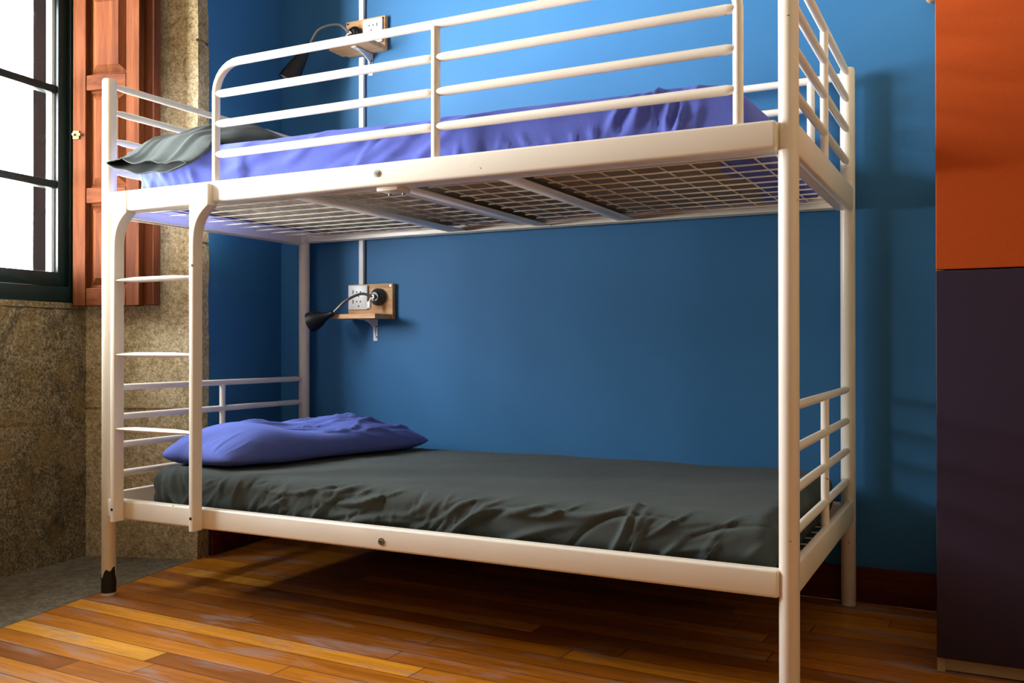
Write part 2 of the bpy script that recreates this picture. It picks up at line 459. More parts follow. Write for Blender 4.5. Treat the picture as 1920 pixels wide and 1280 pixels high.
# ------------------------------------------------------------------ wooden inner shutter folded back against the reveal
def make_shutter():
    root = thing('window_shutter', 'reddish-brown panelled wooden shutter with brass catch, folded open beside the window', 'shutter', (-0.38, 0.30, 0.925))
    # local frame: u along the leaf, v towards the room
    A = Vector((-0.500, 0.277)); U = (Vector((-0.233, 0.343)) - A); Lw = U.length; U.normalize(); V = Vector((U.y, -U.x))
    def bx(mb, u0, u1, v0, v1, z0, z1, bev=0.0, seg=1):
        b2 = bmesh.new(); bmesh.ops.create_cube(b2, size=1.0)
        for v in b2.verts:
            u = u0 if v.co.x < 0 else u1; q = v0 if v.co.y < 0 else v1; z = z0 if v.co.z < 0 else z1
            p = A + U * u + V * q; v.co = (p.x, p.y, z)
        bmesh.ops.recalc_face_normals(b2, faces=b2.faces[:])
        if bev: bmesh.ops.bevel(b2, geom=b2.edges[:], offset=bev, segments=seg, profile=0.5, affect='EDGES')
        mb.merge(b2)
    z0, z1 = 0.925, 2.44
    sw = 0.055
    rails = [(z0, z0 + 0.065), (1.298, 1.352), (1.706, 1.760), (2.06, 2.11), (z1 - 0.07, z1)]
    for a, b in ((0, sw), (Lw - sw, Lw)):
        f = MB(); bx(f, a, b, 0, 0.032, z0, z1, 0.0025); f.build('stile', M_SHUT, root)
    for a, b in rails:
        r_ = MB(); bx(r_, sw + .0003, Lw - sw - .0003, 0.001, 0.031, a, b, 0.0025); r_.build('cross_rail', M_SHUTX, root)
    for i in range(4):
        pz0, pz1 = rails[i][1], rails[i + 1][0]
        p = MB()
        u0, u1 = sw, Lw - sw
        # raised and fielded panel: step in, bevel up, flat centre
        def ring(ins, v): 
            out = []
            for (uu, zz) in ((u0 + ins, pz0 + ins), (u1 - ins, pz0 + ins), (u1 - ins, pz1 - ins), (u0 + ins, pz1 - ins)):
                q = A + U * uu + V * v; out.append((q.x, q.y, zz))
            return out
        p.loft([ring(0.0, 0.006), ring(0.0, 0.014), ring(0.008, 0.014), ring(0.012, 0.010), ring(0.034, 0.024), ring(0.036, 0.026)])
        p.build('panel', M_SHUT, root)
    # the second leaf folded behind
    q = MB(); bx(q, 0.03, Lw + 0.035, -0.045, -0.005, z0 + 0.004, z1, 0.003)
    q.build('rear_leaf', m_rear, root)
    c = MB(); bx(c, 0.004, 0.030, 0.032, 0.037, 1.530, 1.560, 0.001); bx(c, 0.010, 0.040, 0.037, 0.043, 1.540, 1.550, 0.001)
    c.cyl((A + U * 0.016 + V * 0.043).to_3d() + Vector((0, 0, 1.545)), V.to_3d(), 0.005, 0.008, 12)
    c.build('brass_catch', M_BRASS, root)
m_rear = m_wood('shutter_wood_dark', (0.07, 0.016, 0.005), (0.11, 0.026, 0.008), (0.15, 0.04, 0.012))
make_shutter()

# ------------------------------------------------------------------ bunk bed
L, W = 2.0865, 0.9382
bed = thing('bunk_bed', 'cream-white metal bunk bed with ladder standing against the blue wall', 'bunk bed', (L / 2, W / 2, 0))
def bb(mb, name, mat=None, **kw): return mb.build(name, mat or M_PAINT, bed, **kw)
def postmesh(x, y, h=1.62, r=0.0215):
    m = MB(); n = 28; rings = []
    for z, k in ((0.004, 0.9), (0.008, 1.0), (h - 0.012, 1.0), (h - 0.005, 0.97), (h, 0.86)):
        rings.append([(x + r * k * math.cos(2 * math.pi * i / n), y + r * k * math.sin(2 * math.pi * i / n), z) for i in range(n)])
    return m.loft(rings)
for (x, y) in ((0, 0), (L, 0), (0, W), (L, W)):
    po = bb(postmesh(x, y), 'leg')
    f = MB(); f.cyl((x, y, 0), (0, 0, 1), 0.0205, 0.006, 28)
    sub(f, 'foot_cap', M_WHITEP, po)
    po_inv = None
    if (x, y) == (0, 0):
        # torn black tape round the foot of this leg
        n = 40; rr = 0.0226
        m = MB(); lo = []; hi = []
        for i in range(n):
            a = 2 * math.pi * i / n
            top = 0.062 + 0.012 * math.sin(a * 2 + 2.2) + 0.008 * math.sin(a * 5 + 1) + (0.012 if math.sin(a * 1 + 2.6) > 0.3 else -0.006)
            lo.append((x + rr * math.cos(a), y + rr * math.sin(a), 0.009)); hi.append((x + rr * math.cos(a), y + rr * math.sin(a), top))
        inn = [(x + .021 * math.cos(2 * math.pi * i / n), y + .021 * math.sin(2 * math.pi * i / n), hi[i][2]) for i in range(n)]
        m.loft([lo, hi, inn], cap=False)
        t_ = sub(m, 'black_tape', M_BLACKM, po); t_['label'] = 'torn black tape'
# children of legs need the root offset removed, legs carry it already
ZL0, ZL1, ZU0, ZU1 = 0.2464, 0.3064, 1.1969, 1.2591
def side_rail(y0, y1, z0, z1, ledge_dir):
    m = MB(); m.box((0.018, y0, z0), (L - 0.018, y1, z1), 0.007, 3)
    yy = (y1, y1 + 0.022) if ledge_dir > 0 else (y0 - 0.022, y0)
    m.box((0.03, yy[0] - (0.001 if ledge_dir > 0 else 0), z0 + 0.001), (L - 0.03, yy[1] + (0 if ledge_dir > 0 else 0.001), z0 + 0.004))
    return m
for z0, z1, yf in ((ZL0, ZL1, -0.022), (ZU0 - 0.001, ZU1 - 0.003, -0.042)):
    bb(side_rail(yf, 0.010, z0, z1, 1), 'side_rail')
    bb(side_rail(W - 0.010, W + 0.018, z0, z1, -1), 'side_rail')
for x, s in ((0, -1), (L, 1)):
    for z0, z1 in ((ZL0 + 0.006, ZL1 + 0.013), (ZU0 - 0.010, ZU1 - 0.002)):
        m = MB(); m.box((x - 0.010 + s * 0.008, 0.018, z0), (x + 0.010 + s * 0.008, W - 0.018, z1), 0.005, 3)
        m.box((min(x - s * 0.03, x), 0.02, z0 + 0.002), (max(x - s * 0.03, x), W - 0.02, z0 + 0.005))
        bb(m, 'end_rail')
    for zs, zr in (((0.6496, 0.5567, 0.4676, 0.3761), ZL1), ((1.6026, 1.5206, 1.4299, 1.3330), ZU1)):
        for z in zs:
            m = MB(); e = 0.020
            m.tube([(x, e - .004, z), (x, e + 0.012, z), (x, e + 0.035, z), (x, W - e - 0.035, z), (x, W - e - 0.012, z), (x, W - e + .004, z)],
                   [0.006, 0.008, 0.0105, 0.0105, 0.008, 0.006], 14)
            bb(m, 'end_bar')
        m = MB(); m.tube([(x, 0.487, zr + 0.002), (x, 0.487, zs[0] - 0.006)], 0.0105, 14)
        bb(m, 'end_upright')

def guard(y, xs, straight=False):
    g = MB()
    zt = 1.597; rb = 0.085; r = 0.0115
    zb = ZU1 - 0.001
    pts = [(xs[0], y, zb)]
    for k in range(9):
        a = math.pi / 2 * k / 8
        pts.append((xs[0] + rb - rb * math.cos(a), y, zt - rb + rb * math.sin(a)))
    pts2 = []
    for k in range(9):
        a = math.pi / 2 * k / 8
        pts2.append((xs[2] - rb + rb * math.sin(a), y, zt - rb + rb * math.cos(a)))
    pts = pts + (pts2 + [(xs[2], y, zb)] if not straight else [(L - 0.018, y, zt)])
    g.tube(pts, r, 16, up=(0, 1, 0))
    go = bb(g, 'guard_rail')
    if straight:
        m = MB(); m.tube([(xs[2], y, zb), (xs[2], y, zt - 0.008)], 0.0118, 16); sub(m, 'guard_upright', M_PAINT, go)
    m = MB(); m.tube([(xs[1], y, zb), (xs[1], y, zt - 0.008)], 0.0118, 16)
    sub(m, 'guard_upright', M_PAINT, go)
    for z in (1.5111, 1.4241, 1.3356):
        for a, b in ((xs[0], xs[1]), (xs[1], xs[2])):
            m = MB(); e = 0.005
            m.tube([(a + e, y, z), (a + e + 0.006, y, z), (a + e + 0.02, y, z), (b - e - 0.02, y, z), (b - e - 0.006, y, z), (b - e, y, z)],
                   [0.009, 0.011, 0.011, 0.011, 0.011, 0.009], 14, ry=[0.006, 0.0095, 0.0115, 0.0115, 0.0095, 0.006])
            sub(m, 'guard_bar', M_PAINT, go)
guard(-0.018, (0.4775 - 0.008, 1.2262 - 0.009, 1.9938 - 0.010))
guard(W + 0.004, (0.10, 1.05, 1.979), True)

# ladder
lad = MB()
YF, YB = -0.062, -0.0225
lad.box((0.150, YF + 0.0004, 1.1902), (0.440, YB, 1.2472), 0.006, 3)
lado = bb(lad, 'ladder')
def stile(x0, x1, xr, x0t):
    m = MB(); rings = []
    zs = [0.246, 0.25, 0.5, 0.8, 1.0, 1.06] + [1.06 + 0.125 * k / 9 for k in range(1, 10)] + [1.2, 1.243, 1.2475]
    for z in zs:
        t = min(1, max(0, (z - 1.055) / 0.13)); e = t * t * t * (0.4 + 0.6 * t)
        xa = x0 + (x0t - x0) * min(1, t * 1.0) ; xb = x1 + (xr - x1) * e
        yb = YB + 0.0
        yf = YF
        if z > 1.244: xa += .004; xb -= .004; yf += .004; yb -= .004
        c = 0.004
        pts = [(xa + c, yf), (xb - c, yf), (xb - c * .3, yf + c * .3), (xb, yf + c), (xb, yb - c), (xb - c, yb), (xa + c, yb), (xa, yb - c), (xa, yf + c), (xa + c * .3, yf + c * .3)]
        rings.append([(px, py, z) for px, py in pts])
    m.loft(rings)
    return m
sub(stile(0.079, 0.097, 0.1475, 0.088), 'ladder_stile', M_PAINT, lado)
sub(stile(0.407, 0.424, 0.4810, 0.407), 'ladder_stile', M_PAINT, lado)
for z in (0.981, 0.754, 0.528):
    m = MB()
    m.tube([(0.0965, -0.045, z), (0.12, -0.045, z), (0.17, -0.045, z), (0.33, -0.045, z), (0.385, -0.045, z), (0.4075, -0.045, z)],
           [0.012, 0.014, 0.0165, 0.0165, 0.014, 0.012], 14, ry=[0.003, 0.0055, 0.0085, 0.0085, 0.0055, 0.003])
    sub(m, 'rung', M_PAINT, lado)
for x in (0.088, 0.4155):
    m = MB(); m.cyl((x, YF + 0.002, 0.283), (0, -1, 0), 0.0045, 0.003, 14); sub(m, 'screw', M_HOLE, lado)
# bolts in the middle of the rails
for z, zz in ((1.2275, -0.020), (0.271, 0)):
    m = MB(); m.cyl((1.054, -0.0215 + zz, z), (0, -1, 0), 0.0095, 0.003, 20); m.cyl((1.054, -0.0245 + zz, z), (0, -1, 0), 0.006, 0.002, 16, 0.005)
    o = bb(m, 'bolt', M_STEEL)
    m = MB(); m.cyl((1.054, -0.0262 + zz, z), (0, -1, 0), 0.0028, 0.0006, 6); sub(m, 'hex_socket', M_HOLE, o)
# middle bracket under the upper rail
m = MB(); m.box((1.035, -0.018, 1.186), (1.10, 0.045, 1.1965), 0.002); bb(m, 'middle_bracket')
for x, y in ((1.045, .03), (1.085, .035)):
    m = MB(); m.cyl((x, y, 1.186), (0, 0, -1), 0.005, 0.005, 12); bb(m, 'screw', M_STEEL)

def wires(z, x0, x1, y0=0.024, y1=None):
    y1 = y1 or W - 0.024
    m = MB()
    n = 11
    for i in range(n):
        y = y0 + 0.02 + (y1 - y0 - 0.04) * i / (n - 1)
        m.tube([(x0, y, z), (x1, y, z)], 0.0022, 6)
    k = int(round((x1 - x0) / 0.078))
    for i in range(k + 1):
        x = x0 + 0.012 + (x1 - x0 - 0.024) * i / k
        m.tube([(x, y0, z + 0.0044), (x, y1, z + 0.0044)], 0.0022, 6)
    return m
for zt, zb, nm in ((1.214, ZU0, 0), (0.266, ZL0, 0)):
    bb(wires(zt, 0.018, 0.665), 'wire_mesh'); bb(wires(zt, 0.775, 0.975), 'wire_mesh')
    bb(wires(zt, 1.105, 1.345), 'wire_mesh'); bb(wires(zt, 1.425, L - 0.018), 'wire_mesh')
    for x0, x1, vert in ((0.690, 0.768, 0), (1.045, 1.098, 1), (1.355, 1.415, 0)):
        m = MB(); m.box((x0, 0.012, zb + 0.005), (x1, W - 0.012, zb + 0.009), 0.001)
        if vert: m.box((0.985, 0.012, zb + 0.012), (0.989, W - 0.012, zb + 0.026)); m.box((0.985, 0.012, zb + 0.012), (1.047, W - 0.012, zb + 0.014))
        else: m.box((x0, 0.012, zb + 0.009), (x0 + 0.003, W - 0.012, zb + 0.016))
        bb(m, 'cross_bar')

# ------------------------------------------------------------------ soft things
def seg_folds(rng, n, s0, s1, t0, t1, ang, spread, ln, wd, amp):
    out = []
    for _ in range(n):
        s = rng.uniform(s0, s1); t = rng.uniform(t0, t1); a = ang + rng.uniform(-spread, spread)
        out.append((s, t, math.cos(a), math.sin(a), ln * rng.uniform(0.5, 1.4), wd * rng.uniform(0.6, 1.5), amp * rng.uniform(0.4, 1.2) * (1 if rng.random() < 0.75 else -0.7), rng.uniform(-3, 3)))
    return np.array(out)
def fold_height(F, S, T):
    h = np.zeros_like(S)
    for s, t, c, d, ln, wd, am, cv in F:
        a = (S - s) * c + (T - t) * d; b = -(S - s) * d + (T - t) * c + cv * a * a
        h += am * np.exp(-(a / ln) ** 2) * np.exp(-(b / wd) ** 2)
    return h
def vnoise(P, s, seed=0):
    return np.array([noise.noise(Vector((p[0] * s + seed, p[1] * s, p[2] * s))) for p in P])

def rounded_box(lo, hi, r, step=(0.0062, 0.012, 0.0055), skip=None):
    """surface grid of a rounded box; returns (verts, faces, normals, unit coords)"""
    lo = np.array(lo, float); hi = np.array(hi, float); ce = (lo + hi) / 2; ha = (hi - lo) / 2
    nn = [max(2, int(round(2 * ha[i] / step[i]))) for i in range(3)]
    idx = {}; V = []; Fc = []
    def vid(i, j, k):
        key = (i, j, k)
        if key not in idx:
            idx[key] = len(V); V.append([2 * i / nn[0] - 1, 2 * j / nn[1] - 1, 2 * k / nn[2] - 1])
        return idx[key]
    for i in range(nn[0]):
        for j in range(nn[1]):
            Fc.append((vid(i, j, nn[2]), vid(i + 1, j, nn[2]), vid(i + 1, j + 1, nn[2]), vid(i, j + 1, nn[2])))
            Fc.append((vid(i, j, 0), vid(i, j + 1, 0), vid(i + 1, j + 1, 0), vid(i + 1, j, 0)))
        for k in range(nn[2]):
            Fc.append((vid(i, 0, k), vid(i + 1, 0, k), vid(i + 1, 0, k + 1), vid(i, 0, k + 1)))
            Fc.append((vid(i, nn[1], k), vid(i, nn[1], k + 1), vid(i + 1, nn[1], k + 1), vid(i + 1, nn[1], k)))
    for j in range(nn[1]):
        for k in range(nn[2]):
            Fc.append((vid(0, j, k), vid(0, j, k + 1), vid(0, j + 1, k + 1), vid(0, j + 1, k)))
            Fc.append((vid(nn[0], j, k), vid(nn[0], j + 1, k), vid(nn[0], j + 1, k + 1), vid(nn[0], j, k + 1)))
    U = np.array(V)
    P = U * ha
    inner = np.clip(P, -(ha - r), ha - r)
    D = P - inner
    ln = np.linalg.norm(D, axis=1, keepdims=True); ln[ln == 0] = 1
    Nn = D / ln
    P = inner + Nn * r + ce
    return P, Fc, Nn, U

def np_mesh(name, P, F, mat, parent=None, solid=0):
    me = bpy.data.meshes.new(name); me.from_pydata([tuple(p) for p in P], [], F); me.update()
    me.materials.append(mat); me.shade_smooth()
    o = bpy.data.objects.new(name, me); C.objects.link(o)
    if parent is not None:
        o.parent = parent; o.matrix_parent_inverse = Matrix.Translation(-parent.location) if parent.type == 'EMPTY' else Matrix.Identity(4)
    if solid:
        s = o.modifiers.new('thickness', 'SOLIDIFY'); s.thickness = solid; s.offset = -1
    return o

# lower mattress with the grey-green fitted sheet
def lower_mattress():
    root = thing('mattress', 'mattress in a creased grey-green sheet on the lower bunk', 'mattress', (1.09, 0.48, 0.285))
    lo, hi = (0.145, 0.030, 0.2715), (2.050, 0.925, 0.404)
    c = MB(); c.box((lo[0] + 0.012, lo[1] + 0.012, lo[2] + 0.003), (hi[0] - 0.012, hi[1] - 0.012, hi[2] - 0.014), 0.03, 4)
    c.build('mattress_core', M_CORE, root)
    P, F, Nn, U = rounded_box(lo, hi, 0.045)
    rg = random.Random(11)
    X, Y, Z = P[:, 0], P[:, 1], P[:, 2]
    front = np.clip(-Nn[:, 1], 0, 1); top = np.clip(Nn[:, 2], 0, 1)
    T = np.where(Nn[:, 1] < -0.01, Z + np.where(Nn[:, 2] > 0.5, (Y - lo[1]) * 0.8, 0), Z + (Y - lo[1]))
    H = np.zeros(len(P))
    # long diagonal pulls on the front face
    diag = seg_folds(rg, 24, 0.75, 1.95, 0.30, 0.385, math.radians(24), 0.22, 0.11, 0.0060, 0.0115)
    H += fold_height(diag, X, T)
    diag2 = seg_folds(rg, 10, 1.65, 2.02, 0.29, 0.39, math.radians(52), 0.3, 0.06, 0.0055, 0.012)
    H += fold_height(diag2, X, T)
    short = seg_folds(rg, 85, 0.30, 1.3, 0.29, 0.390, math.radians(50), 0.5, 0.034, 0.0042, 0.0065)
    H += fold_height(short, X, T)
    vert = seg_folds(rg, 12, 0.16, 0.36, 0.28, 0.40, math.radians(120), 0.5, 0.06, 0.010, 0.010)
    H += fold_height(vert, X, T)
    H *= np.where(Nn[:, 1] < -0.05, 1, np.clip(1 - (Y - 0.03) / 0.09, 0, 1))
    # soft long creases on the top
    lon = seg_folds(rg, 16, 0.5, 2.0, 0.16, 0.80, math.radians(3), 0.12, 0.28, 0.018, 0.0028)
    sm = seg_folds(rg, 40, 0.5, 2.0, 0.12, 0.85, math.radians(30), 0.9, 0.05, 0.006, 0.0016)
    H += (fold_height(lon, X, Y) + fold_height(sm, X, Y)) * top
    # right end folds
    rend = seg_folds(rg, 16, 0.03, 0.9, 0.29, 0.39, math.radians(70), 0.5, 0.05, 0.009, 0.006)
    H += fold_height(rend, Y, Z) * np.clip(Nn[:, 0], 0, 1)
    H += vnoise(P, 5, 3) * 0.004 + vnoise(P, 16, 9) * 0.0014
    H *= np.clip((Z - 0.272) / 0.012, 0, 1)
    P = P + Nn * H[:, None]
    # crown the top slightly and sink the edges, pull the bottom in
    P[:, 1] += np.where(front > 0.3, np.clip((0.32 - P[:, 2]) * 0.12, 0, 1), 0)
    P[:, 1] = np.maximum(P[:, 1], 0.0125)
    np_mesh('fitted_sheet', P, F, M_GREY, root)
lower_mattress()

def upper_mattress():
    root = thing('mattress', 'mattress in a lavender-blue fitted sheet on the top bunk', 'mattress', (1.05, 0.48, 1.22))
    z0 = 1.2215
    lo, hi = (0.090, 0.028, z0), (2.020, 0.922, 1.376)
    c = MB(); c.box((lo[0] + 0.012, lo[1] + 0.012, z0 + 0.001), (hi[0] - 0.075, hi[1] - 0.012, hi[2] - 0.020), 0.02, 3)
    c.build('mattress_core', M_CORE, root)
    P, F, Nn, U = rounded_box(lo, hi, 0.034, (0.009, 0.016, 0.008))
    rg = random.Random(5)
    X, Y, Z = P[:, 0].copy(), P[:, 1].copy(), P[:, 2].copy()
    T = Z + np.where(Nn[:, 2] > 0.5, (Y - lo[1]) * 0.8, 0)
    H = np.zeros(len(P))
    H += fold_height(seg_folds(rg, 10, 0.95, 1.25, 1.29, 1.36, math.radians(22), 0.25, 0.12, 0.010, 0.007), X, T)
    H += fold_height(seg_folds(rg, 26, 1.25, 1.80, 1.245, 1.29, math.radians(110), 0.4, 0.022, 0.006, 0.006), X, T)
    H += fold_height(seg_folds(rg, 16, 1.68, 1.90, 1.26, 1.36, math.radians(68), 0.3, 0.045, 0.009, 0.012), X, T)
    H += fold_height(seg_folds(rg, 14, 0.09, 0.36, 1.24, 1.33, math.radians(115), 0.4, 0.05, 0.010, 0.010), X, T)
    H += fold_height(seg_folds(rg, 14, 0.4, 1.1, 1.26, 1.35, math.radians(12), 0.2, 0.12, 0.010, 0.004), X, T)
    H *= np.where(Nn[:, 1] < -0.05, 1, np.clip(1 - (Y - 0.03) / 0.10, 0, 1))
    H += vnoise(P, 4, 1) * 0.005 + vnoise(P, 15, 7) * 0.0015
    H *= np.clip((Z - z0) / 0.012, 0, 1)
    P = P + Nn * H[:, None]
    # right end leans inwards towards the top; head end rises a touch
    k = np.clip((P[:, 2] - z0) / 0.15, 0, 1)
    P[:, 0] -= np.clip((X - 1.80) / 0.22, 0, 1) * k * 0.045
    P[:, 2] += np.clip((1.30 - X) / 1.2, 0, 1) * k * 0.014 - np.clip((X - 1.9) / .12, 0, 1) * k * .012
    P[:, 1] = np.maximum(P[:, 1], 0.0125)
    # the sheet only laps under the edges: open underneath
    keep = []
    for f in F:
        q = P[list(f)].mean(0)
        if Nn[list(f)][:, 2].mean() < -0.9 and 0.17 + 0.02 * math.sin(q[1] * 20) < q[0] < 1.885 + 0.02 * math.sin(q[1] * 14) and 0.075 + 0.015 * math.sin(q[0] * 23) < q[1] < 0.87:
            continue
        keep.append(f)
    np_mesh('fitted_sheet', P, keep, M_PURP, root)
upper_mattress()

def lower_pillow():
    c = [Vector((0.100, 0.085)), Vector((0.440, 0.050)), Vector((0.668, 0.890)), Vector((0.150, 0.900))]  # FL FR BR BL
    rg = random.Random(23)
    nu, nv = 84, 120
    zb = 0.412
    top = []; bot = []
    Fd = seg_folds(rg, 22, -0.7, 0.8, -0.3, 0.9, math.radians(75), 0.5, 0.24, 0.026, 0.013)
    Fe = seg_folds(rg, 46, -0.98, -0.70, -0.95, 0.95, math.radians(5), 0.3, 0.10, 0.012, 0.0035)
    Ff = seg_folds(rg, 46, -0.95, 0.95, -0.98, -0.78, math.radians(88), 0.3, 0.08, 0.012, 0.0035)
    Fg = seg_folds(rg, 34, 0.0, 0.9, 0.0, 0.9, math.radians(60), 0.7, 0.14, 0.022, 0.008)
    us = np.linspace(-1, 1, nu + 1); vs = np.linspace(-1, 1, nv + 1)
    us = np.sign(us) * (1 - (1 - np.abs(us)) ** 1.25); vs = np.sign(vs) * (1 - (1 - np.abs(vs)) ** 1.25)
    Ug, Vg = np.meshgrid(us, vs)
    S = fold_height(Fd, Ug, Vg) + fold_height(Fe, Ug, Vg) + fold_height(Ff, Ug, Vg) + fold_height(Fg, Ug, Vg)
    prof = (1 - np.abs(Ug) ** 3.2) ** 0.55 * (1 - np.abs(Vg) ** 4.0) ** 0.52
    prof = np.nan_to_num(prof)
    thick = 0.078 + 0.016 * np.exp(-((Vg - 0.42) / 0.42) ** 2 - ((Ug - 0.15) / .6) ** 2) + 0.026 * np.exp(-((Vg + 0.60) / 0.32) ** 2)
    dent = -0.030 * np.exp(-((Vg - 0.0) / 0.30) ** 2 - ((Ug - 0.35) / 0.35) ** 2)
    P = []; F = []
    nU = nu + 1
    edge = np.minimum(1, prof * 2.2)
    zt = zb + 0.022 + prof * (thick + dent) + S * edge
    zl = zb + 0.022 - 0.020 * np.minimum(1, prof * 2.5)
    # corners of the case flop: front-left corner lifts slightly over the mattress edge
    def xy(u, v):
        cu = 1 - 0.045 * (1 - v * v) - 0.10 * abs(v) ** 9; cv = 1 - 0.025 * (1 - u * u) - 0.05 * abs(u) ** 9
        a = (u * cu + 1) / 2; b = (v * cv + 1) / 2
        p = (c[0] * (1 - a) + c[1] * a) * (1 - b) + (c[3] * (1 - a) + c[2] * a) * b
        return p.x, p.y
    for Zg in (zt, zl):
        for j in range(nv + 1):
            for i in range(nu + 1):
                x, y = xy(Ug[j, i], Vg[j, i]); P.append((x, y, Zg[j, i] + fbm(x, y, 0, 6) * 0.006 * edge[j, i]))
    P = np.array(P); off = nU * (nv + 1)
    for j in range(nv):
        for i in range(nu):
            a = j * nU + i
            F.append((a, a + 1, a + nU + 1, a + nU)); F.append((off + a, off + a + nU, off + a + nU + 1, off + a + 1))
    bm_ = [i for i in range(nU)]
    def wall(a, b): F.append((a, b, off + b, off + a))
    for i in range(nu): wall(i + 1, i); wall(nv * nU + i, nv * nU + i + 1)
    for j in range(nv): wall(j * nU, (j + 1) * nU); wall((j + 1) * nU + nu, j * nU + nu)
    o = np_mesh('pillow', P, F, M_BLUP)
    # weld rim
    bm = bmesh.new(); bm.from_mesh(o.data); bmesh.ops.remove_doubles(bm, verts=bm.verts[:], dist=1e-5); bmesh.ops.recalc_face_normals(bm, faces=bm.faces[:]); bm.to_mesh(o.data); bm.free()
    o.data.shade_smooth()
    tag(o, 'puffy blue pillow lying at the head of the lower bunk', 'pillow')
lower_pillow()

def upper_pillow():
    """grey pillow whose open pillowcase end hangs over the bed edge beside the ladder"""
    root = thing('pillow', 'grey pillow with its open pillowcase end flopping over the side of the top bunk', 'pillow', (0.25, 0.35, 1.385))
    rg = random.Random(31)
    nv, nu = 70, 54
    Fd = seg_folds(rg, 22, -0.9, 0.9, 0.0, 0.55, math.radians(78), 0.35, 0.16, 0.07, 0.008)
    def base(u, v, side):
        # v: 0 at the open lip, 1 at the far seam; u: -1 left .. 1 right
        xl = 0.050 + 0.025 * v; xr = 0.385 + 0.10 * min(1, v * 2.4) - 0.02 * v
        x = xl + (xr - xl) * (u + 1) / 2
        y = -0.052 + 0.70 * v
        lipz = 1.345 - 0.030 * (u + 1) / 2 - 0.016 * (1 - u * u)
        restz = 1.392
        # the case climbs from the lip over the mattress edge
        k = min(1, v / 0.16); k = k * k * (3 - 2 * k)
        zc = lipz * (1 - k) + restz * k
        bulge = (max(0, 1 - abs(u) ** 2.4)) ** 0.6
        vv = min(1, v / 0.42); th = 0.010 + 0.088 * (vv * vv * (3 - 2 * vv)) * (max(0, 1 - max(0, (v - 0.35) / 0.65) ** 2.4)) ** 0.6
        if v < 0.06: th = 0.017
        z = zc + side * th * bulge * (1.0 if side > 0 else 0.12 if v > 0.12 else 0.9)
        return x, y, z
    P = []; F = []
    for j in range(nv + 1):
        v = (j / nv) ** 1.3
        ring = []
        n2 = nu * 2
        for i in range(n2):
            side = 1 if i <= nu else -1
            u = -1 + 2 * i / nu if i <= nu else 1 - 2 * (i - nu) / nu
            x, y, z = base(u, v, side)
            if side > 0:
                h = float(fold_height(Fd, np.array([u]), np.array([v]))[0])
                z += h * (max(0, 1 - abs(u) ** 4)) + fbm(x, y, 1.0, 14) * 0.006
                if v < 0.25: z += 0.006 * math.sin(u * 7 + 1) * (1 - v / 0.25) * (1 - u * u)
            else:
                if v < 0.12: z += 0.004 * math.sin(u * 9) * (1 - u * u)
            if y > 0.02: z = max(z, 1.391)
            P.append((x, y, z))
        for i in range(n2):
            if j < nv:
                a = j * n2 + i; b = j * n2 + (i + 1) % n2
                F.append((a, b, b + n2, a + n2))
    n2 = nu * 2
    for i in range(nu):   # close the far seam
        a = nv * n2 + i; b = nv * n2 + i + 1; c_ = nv * n2 + (n2 - i) % n2; d = nv * n2 + (n2 - i - 1)
        F.append((a, b, d, c_) if c_ != a else (a, b, d))
    o = np_mesh('pillowcase', np.array(P), F, M_GREY, root, 0)
    s = o.modifiers.new('thickness', 'SOLIDIFY'); s.thickness = 0.0018; s.offset = 0
    # hem stitched round the opening
    m = MB()
    hem = []
    for i in range(n2):
        hem.append(P[i])
    hem.append(P[0])
    m.tube(hem, 0.0018, 6, cap=False); m.build('hem', M_GREY, root)
    # pillow filling inside the case
    c = MB()
    rings = []
    for j in range(13):
        v = 0.30 + 0.62 * j / 12; ring = []
        k = math.sin(math.pi * (j + 0.15) / 12.3) ** 0.5
        for i in range(20):
            a = 2 * math.pi * i / 20
            ring.append((0.265 + 0.15 * math.cos(a) * k, -0.052 + 0.70 * v, 1.402 + 0.011 + 0.018 * math.sin(a) * k))
        rings.append(ring)
    c.loft(rings); c.build('cushion_filling', M_CORE, root)
upper_pillow()

